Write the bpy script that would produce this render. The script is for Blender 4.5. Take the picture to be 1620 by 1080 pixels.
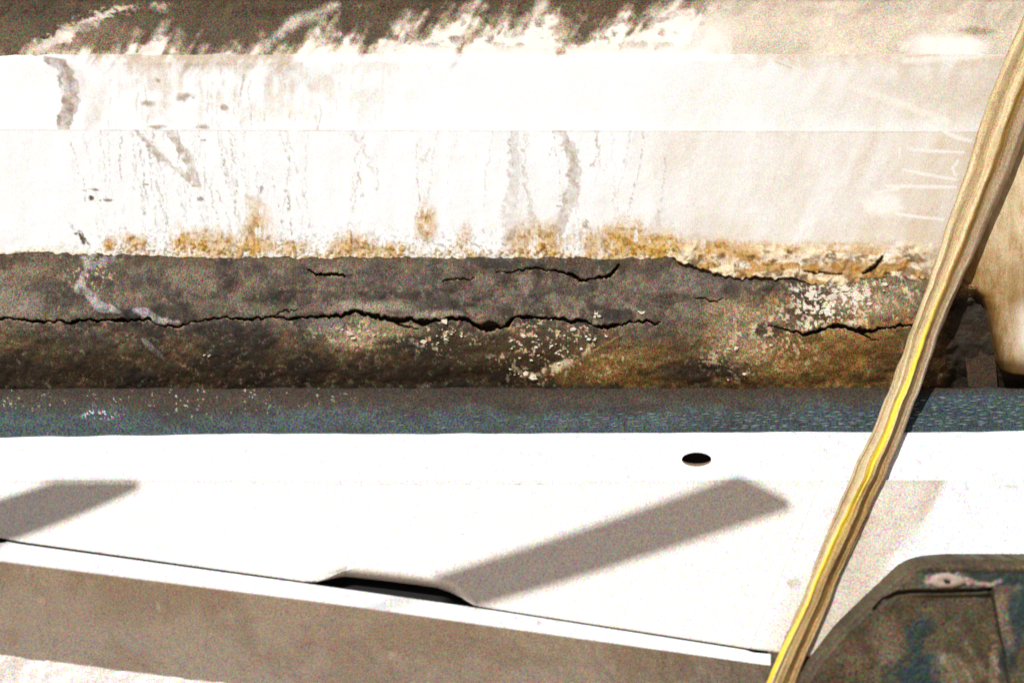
import bpy, math, random
import numpy as np

random.seed(7)
for o in list(bpy.data.objects):
    bpy.data.objects.remove(o)
scn = bpy.context.scene
COL = scn.collection

# ------------------------------------------------------------------ camera
CAM_D = 3.0                                   # metres from the wall face (plane y = 0)
cd = bpy.data.cameras.new('camera')
cam = bpy.data.objects.new('camera', cd)
COL.objects.link(cam)
cam.location = (0, -CAM_D, 0)
cam.rotation_euler = (math.radians(90), 0, 0)
cd.sensor_width = 36
cd.lens = 36 * CAM_D / 1.62                   # 1 photo pixel = 1 mm on the wall face
cd.clip_start = 0.05
cd.clip_end = 3000
cd.dof.use_dof = True
cd.dof.focus_distance = CAM_D - 0.02
cd.dof.aperture_fstop = 0.9
scn.camera = cam

# ------------------------------------------------------------------ sky, sun, exposure
SUN_EL, SUN_AZ = 38.0, 24.0                   # above the horizon; to the left of the camera's back
w = bpy.data.worlds.new('World')
scn.world = w
w.use_nodes = True
nt = w.node_tree
nt.nodes.clear()
sky = nt.nodes.new('ShaderNodeTexSky')
sky.sky_type = 'NISHITA'
sky.sun_disc = False
sky.sun_elevation = math.radians(SUN_EL)
sky.sun_rotation = math.radians(180 + SUN_AZ)
sky.dust_density = 1.7
sky.air_density = 0.8
sky.ozone_density = 0.3
bg = nt.nodes.new('ShaderNodeBackground')
bg.inputs[1].default_value = 0.05
wo = nt.nodes.new('ShaderNodeOutputWorld')
nt.links.new(sky.outputs[0], bg.inputs[0])
nt.links.new(bg.outputs[0], wo.inputs[0])

el, az = math.radians(SUN_EL), math.radians(SUN_AZ)
TO_SUN = np.array((-math.sin(az) * math.cos(el), -math.cos(az) * math.cos(el), math.sin(el)))
sd = bpy.data.lights.new('sun', 'SUN')
sd.energy = 5.0
sd.angle = math.radians(0.5)
sd.color = (1.0, 0.965, 0.925)
sun = bpy.data.objects.new('sun', sd)
COL.objects.link(sun)
sun.location = tuple(TO_SUN * 20)
sun.rotation_euler = (math.radians(90 - SUN_EL), 0, math.radians(-SUN_AZ))

vs_ = scn.view_settings
vs_.view_transform = 'Standard'
vs_.look = 'None'
vs_.exposure = -0.05
vs_.gamma = 1.0
vs_.use_curve_mapping = False

GROUND_Z = -0.78
K = 1.45                                      # picture value of a sunlit surface / its base colour


# ------------------------------------------------------------------ helpers
def lin(c):
    c = np.asarray(c, dtype=float) / 255.0
    return np.where(c <= 0.04045, c / 12.92, ((c + 0.055) / 1.055) ** 2.4)


def A(r, g, b):
    return np.minimum(lin((r, g, b)) / K, 0.82)


def pt(u, v, y):
    s = (CAM_D + y) / CAM_D / 1000.0
    return ((u - 810) * s, y, (540 - v) * s)


_tab = np.random.RandomState(11).rand(512, 512)


def vnoise(x, y):
    xi = np.floor(x).astype(int); yi = np.floor(y).astype(int)
    fx = x - xi; fy = y - yi
    fx = fx * fx * (3 - 2 * fx); fy = fy * fy * (3 - 2 * fy)
    a = _tab[xi & 511, yi & 511]; b = _tab[(xi + 1) & 511, yi & 511]
    c = _tab[xi & 511, (yi + 1) & 511]; d = _tab[(xi + 1) & 511, (yi + 1) & 511]
    return (a * (1 - fx) + b * fx) * (1 - fy) + (c * (1 - fx) + d * fx) * fy


def fbm(x, y, o=4, seed=0):
    t = np.zeros(np.broadcast(x, y).shape); amp = 1.0; tot = 0.0
    for k in range(o):
        t = t + amp * vnoise(x * 2 ** k + 17.3 * k + seed * 31.7, y * 2 ** k + 9.1 * k + seed * 57.3)
        tot += amp; amp *= 0.55
    t = t / tot
    return np.clip((t - 0.5) * 1.7 + 0.5, 0, 1)


def ss(e0, e1, x):
    t = np.clip((x - e0) / (e1 - e0), 0, 1)
    return t * t * (3 - 2 * t)


def mixc(C, col, m):
    m = np.clip(m, 0, 1)[..., None]
    return C * (1 - m) + np.asarray(col) * m


def pdist(U, V, pts, ws, pad=45):
    """distance to a polyline, its width there, and which side (V minus line)"""
    D = np.full(U.shape, 1e6); W = np.ones(U.shape); S = np.zeros(U.shape)
    if np.isscalar(ws):
        ws = [ws] * len(pts)
    for (x0, y0), (x1, y1), w0, w1 in zip(pts[:-1], pts[1:], ws[:-1], ws[1:]):
        m = (U > min(x0, x1) - pad) & (U < max(x0, x1) + pad) & (V > min(y0, y1) - pad) & (V < max(y0, y1) + pad)
        if not m.any():
            continue
        u = U[m]; v = V[m]
        dx, dy = x1 - x0, y1 - y0
        t = np.clip(((u - x0) * dx + (v - y0) * dy) / (dx * dx + dy * dy + 1e-9), 0, 1)
        px, py = x0 + t * dx, y0 + t * dy
        d = np.hypot(u - px, v - py)
        old = D[m]
        k = d < old
        D[m] = np.where(k, d, old)
        W[m] = np.where(k, w0 + (w1 - w0) * t, W[m])
        S[m] = np.where(k, v - py, S[m])
    return D, W, S


def line(U, V, pts, ws, soft=1.0):
    D, W, S = pdist(U, V, pts, ws)
    return 1 - ss(W * 0.5 - soft * 0.5, W * 0.5 + soft, D)


def blob(U, V, cx, cy, rx, ry, n, rag=0.6, soft=0.35):
    d = np.sqrt(((U - cx) / rx) ** 2 + ((V - cy) / ry) ** 2) + (n - 0.5) * 2 * rag
    return 1 - ss(1 - soft, 1 + soft, d)


# ------------------------------------------------------------------ materials
def grain_material(name, attr=None, color=(0.5, 0.5, 0.5), grain=0.25, scale=470, rough=0.75,
                   bump=0.25, bump_scale=420, blotch=0.0, spec=0.3, stretch=None, fade=1.0):
    """base colour (a constant or the painted attribute) broken up by coarse blotches and fine grit"""
    m = bpy.data.materials.new(name)
    m.use_nodes = True
    N = m.node_tree.nodes; L = m.node_tree.links
    b = N['Principled BSDF']
    b.inputs['Roughness'].default_value = rough
    b.inputs['Specular IOR Level'].default_value = spec
    tc = N.new('ShaderNodeTexCoord')
    vec = tc.outputs['Object']
    if attr:
        a = N.new('ShaderNodeAttribute'); a.attribute_name = attr; base = a.outputs['Color']
    else:
        a = N.new('ShaderNodeRGB'); a.outputs[0].default_value = (*color, 1); base = a.outputs[0]
    if stretch:
        mp = N.new('ShaderNodeMapping'); mp.inputs['Scale'].default_value = stretch
        L.new(vec, mp.inputs[0]); gvec = mp.outputs[0]
    else:
        gvec = vec
    no = N.new('ShaderNodeTexNoise'); no.inputs['Scale'].default_value = scale
    no.inputs['Detail'].default_value = 0.0
    L.new(gvec, no.inputs['Vector'])
    # grit: colour * (1 + grain * (noise - 0.5) * 4)
    g = grain * 8
    v0 = N.new('ShaderNodeVectorMath'); v0.operation = 'SUBTRACT'
    v0.inputs[1].default_value = (0.5, 0.5, 0.5)
    L.new(no.outputs['Color'], v0.inputs[0])
    bw = N.new('ShaderNodeRGBToBW'); L.new(base, bw.inputs[0])
    amp = N.new('ShaderNodeMath'); amp.operation = 'MULTIPLY_ADD'; amp.use_clamp = False
    amp.inputs[1].default_value = -g * fade; amp.inputs[2].default_value = g
    L.new(bw.outputs[0], amp.inputs[0])
    vs = N.new('ShaderNodeVectorMath'); vs.operation = 'SCALE'
    L.new(v0.outputs[0], vs.inputs[0]); L.new(amp.outputs[0], vs.inputs['Scale'])
    v1 = N.new('ShaderNodeVectorMath'); v1.operation = 'ADD'
    v1.inputs[1].default_value = (1, 1, 1)
    L.new(vs.outputs[0], v1.inputs[0])
    v2 = N.new('ShaderNodeVectorMath'); v2.operation = 'MULTIPLY'
    L.new(base, v2.inputs[0]); L.new(v1.outputs[0], v2.inputs[1])
    out = v2.outputs[0]
    if blotch:
        n2 = N.new('ShaderNodeTexNoise'); n2.inputs['Scale'].default_value = 18; n2.inputs['Detail'].default_value = 6
        L.new(vec, n2.inputs['Vector'])
        v3 = N.new('ShaderNodeMath'); v3.operation = 'MULTIPLY_ADD'
        v3.inputs[1].default_value = blotch * 2; v3.inputs[2].default_value = 1 - blotch
        L.new(n2.outputs[0], v3.inputs[0])
        v4 = N.new('ShaderNodeVectorMath'); v4.operation = 'SCALE'
        L.new(out, v4.inputs[0]); L.new(v3.outputs[0], v4.inputs['Scale'])
        out = v4.outputs[0]
    mx = N.new('ShaderNodeVectorMath'); mx.operation = 'MAXIMUM'
    mx.inputs[1].default_value = (0.004, 0.004, 0.004)
    L.new(out, mx.inputs[0])
    L.new(mx.outputs[0], b.inputs['Base Color'])
    if bump:
        n3 = N.new('ShaderNodeTexNoise'); n3.inputs['Scale'].default_value = bump_scale; n3.inputs['Detail'].default_value = 4
        L.new(vec, n3.inputs['Vector'])
        bp = N.new('ShaderNodeBump'); bp.inputs['Strength'].default_value = bump; bp.inputs['Distance'].default_value = 0.002
        L.new(n3.outputs[0], bp.inputs['Height'])
        L.new(bp.outputs[0], b.inputs['Normal'])
    return m


M_WALL = grain_material('weathered_white_paint', 'paint', grain=0.24, bump=0.07, fade=1.1)
M_TOP = grain_material('brown_top', 'paint', grain=0.58, bump=0.15, fade=1.5)
M_BAND = grain_material('cracked_rubber', 'paint', grain=0.52, bump=0.4, bump_scale=380, fade=1.2)
M_WOVEN = grain_material('woven_membrane', 'paint', grain=0.62, bump=0.35, stretch=(0.7, 1, 1.2))
M_SHEET = grain_material('white_sheet_metal', 'paint', grain=0.29, bump=0.04, rough=0.5, fade=0.4)
M_LOWER = grain_material('white_foot_wall', 'paint', grain=0.30, bump=0.15, fade=0.4)
M_PLATE = grain_material('dark_moulded_cover', 'paint', grain=0.7, bump=0.15, rough=0.55)
M_STRAP = grain_material('creased_strap', 'paint', grain=0.3, bump=0.1, rough=0.45)
M_FLAKE = grain_material('paint_flake', color=tuple(A(238, 232, 214)), grain=0.1, bump=0.0)
M_STITCH = grain_material('pale_stitch', color=tuple(A(140, 158, 162)), grain=0.3, bump=0.0)
M_METAL = grain_material('worn_bolt', color=tuple(A(190, 172, 160)), grain=0.25, bump=0.3, rough=0.5)
M_DARK = grain_material('painted_hole_shade', color=(0.007, 0.007, 0.007), grain=0.2, bump=0.0)  # near-black colour in place of the shade inside holes and gaps
M_CORE = grain_material('old_brickwork_core', color=(0.10, 0.075, 0.05), grain=0.2)
M_WOOD = grain_material('weathered_timber', color=(0.30, 0.20, 0.12), grain=0.2, stretch=(0.1, 1, 1), blotch=0.3)
M_EARTH = grain_material('ochre_earth', color=(0.44, 0.285, 0.165), grain=0.15, scale=90, bump=0.5, bump_scale=40, blotch=0.25)


# ------------------------------------------------------------------ mesh builders
def tag(o, label=None, cat=None, group=None, kind=None):
    if label: o['label'] = label
    if cat: o['category'] = cat
    if group: o['group'] = group
    if kind: o['kind'] = kind
    return o


def link(name, me, mat, parent=None):
    o = bpy.data.objects.new(name, me)
    COL.objects.link(o)
    if mat and not me.materials:
        me.materials.append(mat)
    if parent:
        o.parent = parent
    return o


def empty(name, loc=(0, 0, 0)):
    o = bpy.data.objects.new(name, None)
    o.empty_display_size = 0.1
    COL.objects.link(o)
    return o


def sheet(name, U, V, Y, C, mat, parent=None, back_top=0.0, back_bottom=0.0, back_left=0.0, smooth=True):
    """a dense surface from rows of pixel positions U, V at depths Y with painted base colour C;
    back_* turns the edge backwards so that the sheet has thickness"""
    def dup(a, first):
        return np.concatenate([a[:1], a]) if first else np.concatenate([a, a[-1:]])
    X = (U - 810) * (CAM_D + Y) / CAM_D / 1000
    Z = (540 - V) * (CAM_D + Y) / CAM_D / 1000
    Y = Y.copy()
    if back_top:
        X, Y, Z, C = (dup(a, True) for a in (X, Y, Z, C)); Y[0] += back_top
    if back_bottom:
        X, Y, Z, C = (dup(a, False) for a in (X, Y, Z, C)); Y[-1] += back_bottom
    if back_left:
        X, Y, Z = (np.concatenate([a[:, :1], a], axis=1) for a in (X, Y, Z))
        C = np.concatenate([C[:, :1], C], axis=1); Y[:, 0] += back_left
    r, c = X.shape
    co = np.stack([X, Y, Z], -1).reshape(-1, 3).astype(np.float32)
    i = np.arange(r * c).reshape(r, c)
    q = np.stack([i[:-1, :-1], i[1:, :-1], i[1:, 1:], i[:-1, 1:]], -1).reshape(-1, 4)
    me = bpy.data.meshes.new(name)
    me.vertices.add(len(co)); me.vertices.foreach_set('co', co.ravel())
    me.loops.add(q.size); me.loops.foreach_set('vertex_index', q.ravel().astype(np.int32))
    me.polygons.add(len(q))
    me.polygons.foreach_set('loop_start', np.arange(0, q.size, 4, dtype=np.int32))
    me.polygons.foreach_set('loop_total', np.full(len(q), 4, dtype=np.int32))
    me.polygons.foreach_set('use_smooth', np.full(len(q), smooth))
    me.update(calc_edges=True)
    at = me.attributes.new('paint', 'FLOAT_COLOR', 'POINT')
    rgba = np.ones((len(co), 4), dtype=np.float32); rgba[:, :3] = C.reshape(-1, 3)
    at.data.foreach_set('color', rgba.ravel())
    return link(name, me, mat, parent)


def mesh(name, verts, faces, mat, parent=None, smooth=False):
    me = bpy.data.meshes.new(name)
    me.from_pydata([tuple(v) for v in verts], [], faces)
    me.update()
    if smooth:
        me.polygons.foreach_set('use_smooth', [True] * len(me.polygons))
    return link(name, me, mat, parent)


def box(name, x0, x1, y0, y1, z0, z1, mat, parent=None):
    v = [(x, y, z) for x in (x0, x1) for y in (y0, y1) for z in (z0, z1)]
    f = [(0, 1, 3, 2), (4, 6, 7, 5), (0, 4, 5, 1), (2, 3, 7, 6), (0, 2, 6, 4), (1, 5, 7, 3)]
    return mesh(name, v, f, mat, parent)


FINE = 1.6
UX = np.concatenate([np.linspace(-1300, -70, 50), np.arange(-60, 1681, FINE), np.linspace(1690, 2900, 50)])
UM = np.concatenate([np.linspace(-1300, -70, 50), np.arange(-60, 1681, 4), np.linspace(1690, 2900, 50)])

# ------------------------------------------------------------------ ground
ge = 1500.0
g = mesh('ground', [(-ge, -ge, GROUND_Z), (ge, -ge, GROUND_Z), (ge, ge, GROUND_Z), (-ge, ge, GROUND_Z)],
         [(0, 1, 2, 3)], M_EARTH)
tag(g, 'dry ochre earth in front of the wall', kind='structure')

# ------------------------------------------------------------------ the white wall
wall = tag(empty('weathered_wall'), 'white painted wall with brown top, streaky stains and ochre crust along its foot', 'wall')
box('core', -2.1, 2.1, 0.12, 0.30, GROUND_Z, 1.45, M_CORE, wall)

blocker = tag(empty('timber_sky_blocker'), 'added, unseen timber eave jutting out over the top of the white wall', 'blocker')  # added out of view to keep blue sky light off the shadows
for k in range(10):
    box('board', -2.2, 2.2, -1.0 + k * 0.13, -1.0 + k * 0.13 + 0.126, 1.452, 1.476, M_WOOD, blocker)
for k in range(6):
    box('rafter', -2.0 + k * 0.78, -1.93 + k * 0.78, -0.98, 0.28, 1.478, 1.58, M_WOOD, blocker)

WHITE = np.array((0.755, 0.80, 0.83))


def white_base(U, V, tone=1.0):
    C = np.empty(U.shape + (3,)); C[:] = WHITE * tone
    return C


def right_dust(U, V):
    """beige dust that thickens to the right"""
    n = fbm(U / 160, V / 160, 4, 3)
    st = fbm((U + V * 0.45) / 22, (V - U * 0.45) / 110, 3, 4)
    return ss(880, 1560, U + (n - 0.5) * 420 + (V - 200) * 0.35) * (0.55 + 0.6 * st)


# -- brown face above the boards, white strokes mixed over it
vt = np.concatenate([np.linspace(-900, -60, 24), np.arange(-50, 101, FINE)])
U, V = np.meshgrid(UX, vt)
hx = [-1300, 0, 42, 60, 120, 200, 260, 330, 385, 425, 445, 500, 530, 565, 600, 640, 665, 700, 740, 800, 840, 862, 880, 920, 985, 1020, 1050, 1085, 1130, 1180, 1230, 2900]
hy = [92, 90, 90, 84, 70, 62, 76, 82, 80, 76, 66, 52, 60, 78, 66, 46, 44, 56, 46, 38, 40, 30, 52, 48, 42, 36, 28, 18, 5, -10, -60, -160]
h = np.interp(U, hx, hy) - 12 * ss(330, 560, U)
c6, s6 = math.cos(math.radians(57)), math.sin(math.radians(57))
al = U * c6 - V * s6; ac = U * s6 + V * c6
st = fbm(al / 75, ac / 11, 4, 1)
st2 = fbm(al / 120, ac / 26, 3, 2)
pre = V - h + (st - 0.5) * 46 + (st2 - 0.5) * 60 + (fbm(U / 14, V / 11, 4, 17) - .5) * 34
tuft = ss(-26, 30, pre)
sm = fbm(U / 30, V / 22, 4, 5)
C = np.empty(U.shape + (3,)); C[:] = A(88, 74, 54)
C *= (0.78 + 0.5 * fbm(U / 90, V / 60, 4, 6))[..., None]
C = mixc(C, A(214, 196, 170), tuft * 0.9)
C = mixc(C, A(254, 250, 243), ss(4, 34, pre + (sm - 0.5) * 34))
# the long pale sweep at the left end and its smoky hollow
wp = (fbm(U / 10, V / 7, 4, 18) - .5)
sw = line(U + wp * 18, V + wp * 12, [(48, 84), (80, 66), (120, 46), (165, 24), (178, 18)], [5, 20, 20, 9, 3], 5)
C = mixc(C, A(250, 243, 230), sw * (0.35 + 0.9 * sm))
C = mixc(C, A(240, 228, 205), line(U + wp * 30, V + wp * 10, [(192, 17), (215, 11)], 5, 6) * sm)
C = mixc(C, A(225, 210, 185), line(U + wp * 30, V + wp * 10, [(240, 12), (268, 10)], 3, 6) * .8 * sm)
uq = U + (fbm(U / 9, V / 9, 3, 15) - .5) * 14
for (a, b_) in (((410, 80), (468, 34)), ((468, 34), (528, 10)), ((842, 30), (862, -4)), ((632, 44), (650, 24)), ((1030, 20), (1070, 8))):
    C = mixc(C, A(246, 238, 222), line(uq, V, [a, b_], [9, 3], 11) * (.25 + .8 * sm))
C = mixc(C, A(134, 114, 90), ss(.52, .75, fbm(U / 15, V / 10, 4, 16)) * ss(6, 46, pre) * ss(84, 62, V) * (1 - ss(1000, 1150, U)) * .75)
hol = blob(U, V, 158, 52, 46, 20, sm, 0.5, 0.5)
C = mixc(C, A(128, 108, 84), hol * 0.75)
fade = ss(985, 1240, U + (fbm(U / 60, V / 60, 3, 9) - 0.5) * 190)
C = mixc(C, A(234, 222, 202) * 1.0, fade * 0.95)
C *= (1 - 0.22 * fade * fbm(U / 80, V / 50, 4, 12))[..., None]
C = mixc(C, A(252, 250, 246), blob(U, V, 1500, 74, 62, 20, sm, 0.25, 0.5) * 0.9)
C = mixc(C, A(150, 122, 84), blob(U, V, 1545, 50, 28, 7, sm, 0.4, 0.5) * 0.7)
Y = 0.052 + (fbm(U / 40, V / 40, 3, 8) - 0.5) * 0.006 - ss(20, 92, V) * 0.022
sheet('brown_top', U, V, Y, C, M_TOP, wall, back_top=0.02)

# -- upper board
v0, v1 = 85.0, 204.0
vv = np.linspace(0, 1, int((v1 - v0) / FINE) + 1)
U, T = np.meshgrid(UX, vv)
top = 86 + (fbm(U / 26, U * 0, 3, 14) - 0.5) * 2.5 + 4 * (1 - ss(-50, 70, U))
V = top + T * (209 + U * 0.0022 - top)
C = white_base(U, V, 0.95)
C *= (1 - .07 * fbm(U / 50, V / 90, 5, 23))[..., None]
n1 = fbm(U / 26, V / 26, 5, 20); n2 = fbm(U / 9, V / 9, 3, 21); nv = fbm(U / 8, V / 60, 4, 22)
C = mixc(C, A(222, 208, 188), ss(110, 190, U) * (1 - ss(480, 760, U)) * ss(0.42, 0.75, n1 * 0.6 + nv * 0.4) * (1 - ss(110, 210, V) * 0.5) * 0.55)
C = mixc(C, A(196, 172, 144), ss(120, 160, U) * (1 - ss(400, 500, U)) * (1 - ss(84, 118, V)) * ss(0.35, 0.7, n1) * 0.75)
uw = U + (n2 - 0.5) * 9
C = mixc(C, A(168, 148, 134), line(uw, V, [(70, 92), (98, 104), (110, 130), (112, 158), (104, 186), (100, 200)], [6, 22, 24, 26, 24, 22], 3) * (0.45 + 0.65 * n2))
C = mixc(C, A(205, 190, 176), line(uw, V, [(118, 110), (140, 150), (146, 198)], [10, 24, 20], 9) * 0.5 * n1)
for (x, y, rx, ry) in ((293, 152, 13, 6), (231, 164, 11, 5), (356, 171, 8, 4), (250, 128, 6, 4), (320, 202, 12, 4), (246, 201, 12, 3), (455, 120, 36, 22)):
    C = mixc(C, A(170, 150, 128), blob(U, V, x, y, rx, ry, n2, 0.5, 0.5) * (0.85 if rx < 14 else 0.3 * n1))
rng = np.random.RandomState(3)
for k in range(24):
    x = rng.uniform(150, 560); y = rng.uniform(92, 150)
    p = [(x, y)]
    while p[-1][1] < 203:
        p.append((p[-1][0] + rng.uniform(-6, 6), p[-1][1] + rng.uniform(12, 26)))
    C = mixc(C, A(176, 156, 136), line(U, V, p, 1.2, 1.6) * ss(0.4, 0.75, n2) * rng.uniform(0.25, 0.7))
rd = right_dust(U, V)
pb = V - np.interp(U, hx, hy) + 12 * ss(330, 560, U) + (fbm((U * c6 - V * s6) / 75, (U * s6 + V * c6) / 11, 4, 1) - .5) * 46 + (fbm((U * c6 - V * s6) / 120, (U * s6 + V * c6) / 26, 3, 2) - .5) * 60
C = mixc(C, A(186, 166, 136), ss(42, -4, pb) * ss(90, 130, U) * (1 - ss(900, 1050, U)) * (.5 + .5 * n2))
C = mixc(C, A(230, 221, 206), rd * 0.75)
C = mixc(C, A(224, 210, 188), ss(1060, 1260, U + (n1 - .5) * 160) * ss(118, 84, V + (n1 - .5) * 26) * (.6 + .5 * n2))
C = mixc(C, A(214, 198, 172), ss(150, 220, U) * (1 - ss(380, 460, U)) * ss(112, 84, V + (n1 - .5) * 24) * n1)
C = mixc(C, A(212, 194, 166), blob(U, V, 1500, 150, 90, 42, n1, 0.35, 0.7) * 0.5)
C = mixc(C, A(250, 247, 240), line(U, V, [(1228, 99), (1330, 132), (1420, 162), (1500, 192)], [2, 6, 9, 5], 5) * 0.8)
C = mixc(C, A(190, 180, 160), line(U, V, [(1226, 98), (1252, 108)], 1.5, 2) * 0.6)
C = mixc(C, A(253, 252, 250), line(U, V, [(1430, 97), (1500, 92), (1590, 83)], [4, 10, 5], 6) * 0.7)
Y = 0.018 + (n1 - 0.5) * 0.001 + (0.010 - 0.009 * ss(1020, 1200, U)) * (1 - ss(0, 0.13, T)) ** 2 
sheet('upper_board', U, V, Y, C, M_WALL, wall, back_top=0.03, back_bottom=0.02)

# -- lower board: its foot breaks off along an uneven edge
bx = [-1300, 0, 100, 200, 300, 420, 520, 700, 800, 900, 960, 1040, 1066, 1090, 1120, 1150, 1180, 1220, 1255, 1290, 1330, 1380, 1450, 1500, 1530, 1560, 2900]
by = [400, 400, 401, 404, 407, 408, 408, 408, 407, 408, 410, 408, 408, 418, 428, 434, 440, 437, 443, 449, 450, 442, 440, 440, 446, 452, 452]


def foot(U):
    return np.interp(U, bx, by) + (fbm(U / 13, U * 0, 4, 30) - 0.5) * (5 + 4 * ss(1000, 1100, U))


U, T = np.meshgrid(UX, np.linspace(0, 1, 140))
vs0 = 204.6 + U * 0.0022
V = vs0 + T * (foot(U) - vs0)
C = white_base(U, V, 0.95)
C *= (1 - .08 * fbm(U / 14, V / 120, 5, 24) - .04 * fbm(U / 5, V / 5, 3, 25))[..., None]
n1 = fbm(U / 26, V / 26, 5, 40); n2 = fbm(U / 8, V / 8, 3, 41); n3 = fbm(U / 4, V / 4, 2, 42); nv = fbm(U / 7, V / 45, 4, 43)
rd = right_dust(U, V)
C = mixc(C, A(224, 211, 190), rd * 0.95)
rng = np.random.RandomState(8)
for k in range(84):                                    # hairline runs down the paint
    x = rng.choice([rng.uniform(110, 500), rng.uniform(560, 1060), rng.uniform(110, 480)])
    y = rng.choice([207.0, rng.uniform(210, 330)]); lean = rng.uniform(-0.08, 0.32) if x < 500 else rng.uniform(-0.25, 0.15)
    p = [(x, y)]
    while p[-1][1] < 395:
        d = rng.uniform(9, 18)
        p.append((p[-1][0] + lean * d + rng.uniform(-2.6, 2.6), p[-1][1] + d))
    p = p[:rng.randint(5, 16)]
    C = mixc(C, A(150, 130, 112), line(U + (n2 - .5) * 5 + (n3 - .5) * 3, V, p, rng.uniform(0.5, 1.3), 1.5) * ss(0.2, 0.7, n3) * rng.uniform(0.15, 0.8))
uw = U + (n2 - 0.5) * 11 + (n3 - 0.5) * 4
SM = A(182, 168, 152)
for p, ws, a in (([(217, 207), (238, 232), (262, 256), (283, 274), (302, 284)], [4, 7, 9, 8, 6], 0.8),
                 ([(266, 206), (282, 228), (296, 250), (302, 272), (312, 294)], [8, 12, 12, 14, 8], 0.85),
                 ([(812, 207), (816, 250), (812, 300), (806, 345), (812, 385)], [12, 14, 20, 24, 30], 0.45),
                 ([(832, 212), (832, 290), (845, 350)], [3, 4, 8], 0.5),
                 ([(888, 207), (904, 240), (910, 270), (902, 310), (888, 350), (872, 392)], [16, 18, 20, 20, 18, 26], 0.75),
                 ([(946, 208), (945, 232), (941, 262)], [3, 4, 3], 0.8),
                 ([(555, 208), (575, 235), (592, 278)], [4, 5, 3], 0.4),
                 ([(678, 235), (672, 255)], [4, 6], 0.5),
                 ([(930, 350), (934, 378), (930, 400)], [6, 12, 10], 0.8),
                 ([(1045, 330), (1036, 370), (1040, 400)], [6, 14, 20], 0.35)):
    C = mixc(C, SM, line(uw, V, p, ws, 2.5) * a * (0.35 + 0.9 * n2))
for (x, y, rx, ry, a) in ((145, 313, 4, 4, 1), (149, 300, 7, 2, .8), (168, 317, 8, 2, .8), (317, 315, 5, 3, .7), (230, 292, 4, 1.5, .6), (322, 222, 4, 2, .6), (413, 300, 3, 6, .6)):
    C = mixc(C, A(96, 78, 60), blob(U, V, x, y, rx, ry, n3, 0.5, 0.4) * a)
C = mixc(C, A(84, 68, 48), line(uw, V, [(112, 350), (126, 370), (138, 388)], [5, 9, 10], 2) * ss(0.3, 0.6, n2))
# ochre crust along the foot
dist = foot(U) - V
brk = ss(0.40, 0.62, n2 * 0.55 + n3 * 0.45)
C = mixc(C, A(205, 190, 170), ss(3.2, 0.6, V - vs0) * (0.25 + 0.5 * n1))
crust = ss(24, 2, dist + (n1 - 0.5) * 36 + (nv - 0.5) * 30)
crust = crust * (0.2 + 0.8 * ss(90, 260, U))
crust = np.maximum(crust, ss(10, 2, dist + (n2 - 0.5) * 12))
C = mixc(C, A(212, 172, 74), crust * (0.2 + 0.6 * brk))
OC, OB = A(214, 164, 22), A(136, 98, 30)
for (x, y, rx, ry, a) in ((286, 380, 16, 18, 1), (345, 386, 44, 18, .9), (405, 362, 22, 34, .9), (210, 386, 16, 13, .9), (172, 386, 9, 10, .9), (562, 390, 34, 16, .9),
                          (672, 358, 16, 30, .8), (850, 382, 58, 26, .85), (985, 384, 70, 26, 1), (1010, 392, 34, 14, 1), (440, 390, 60, 10, .8), (735, 372, 10, 18, .5), (1110, 392, 60, 14, .8), (1210, 396, 70, 12, .6), (1330, 392, 110, 8, .5), (600, 396, 40, 8, .7)):
    m = blob(U, V, x, y, rx * .9, ry, n1 * 0.3 + n2 * 0.3 + nv * .4, 1.2, 0.7) * ss(.12, .42, nv * .7 + n2 * .3)
    C = mixc(C, OC, m * a * (0.65 + 0.5 * n2))
    C = mixc(C, OB, m * a * ss(0.47, 0.62, n3 * 0.35 + n2 * 0.4 + nv * .25) * 0.85)
    C = mixc(C, A(250, 240, 214), m * ss(0.56, 0.66, fbm(U / 9, V / 4, 3, 48)) * .3)
specks = ss(0.70, 0.78, fbm(U / 3.2, V / 3.2, 2, 44)) * ss(70, 6, dist) * ss(90, 200, U)
C = mixc(C, A(90, 66, 34), specks * 0.5)
# bright broken plaster towards the right end of the foot
pl = ss(1050, 1100, U) * (1 - ss(1440, 1500, U)) * ss(385, 402, V + (n1 - 0.5) * 14)
C = mixc(C, A(246, 230, 196), pl * ss(0.30, 0.5, n1 + (n2 - 0.5) * 0.4) * 0.92)
C = mixc(C, A(186, 138, 52), pl * ss(0.52, 0.74, fbm(U / 34, V / 14, 4, 46)) * 0.85)
C = mixc(C, A(110, 76, 30), pl * ss(0.60, 0.75, fbm(U / 12, V / 7, 3, 47)) * 0.8)
C = mixc(C, A(176, 126, 44), blob(U, V, 1330, 424, 46, 14, n2, 0.5, 0.4) * 0.75)
ck = line(U, V + (n2 - 0.5) * 5, [(1366, 432), (1382, 424), (1396, 408)], [3, 5, 2], 1.5)
ck2 = line(U, V + (n2 - 0.5) * 4, [(1272, 430), (1300, 432), (1332, 434)], [1, 1.6, 1], 1.2)
C = mixc(C, A(50, 36, 18), np.maximum(ck, ck2))
# brown run-down to the right of the strap
br = ss(1470, 1570, U + (V - 400) * 0.7) * ss(290, 450, V + (n1 - 0.5) * 80)
C = mixc(C, A(176, 142, 84), br * (0.45 + 0.6 * nv))
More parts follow.
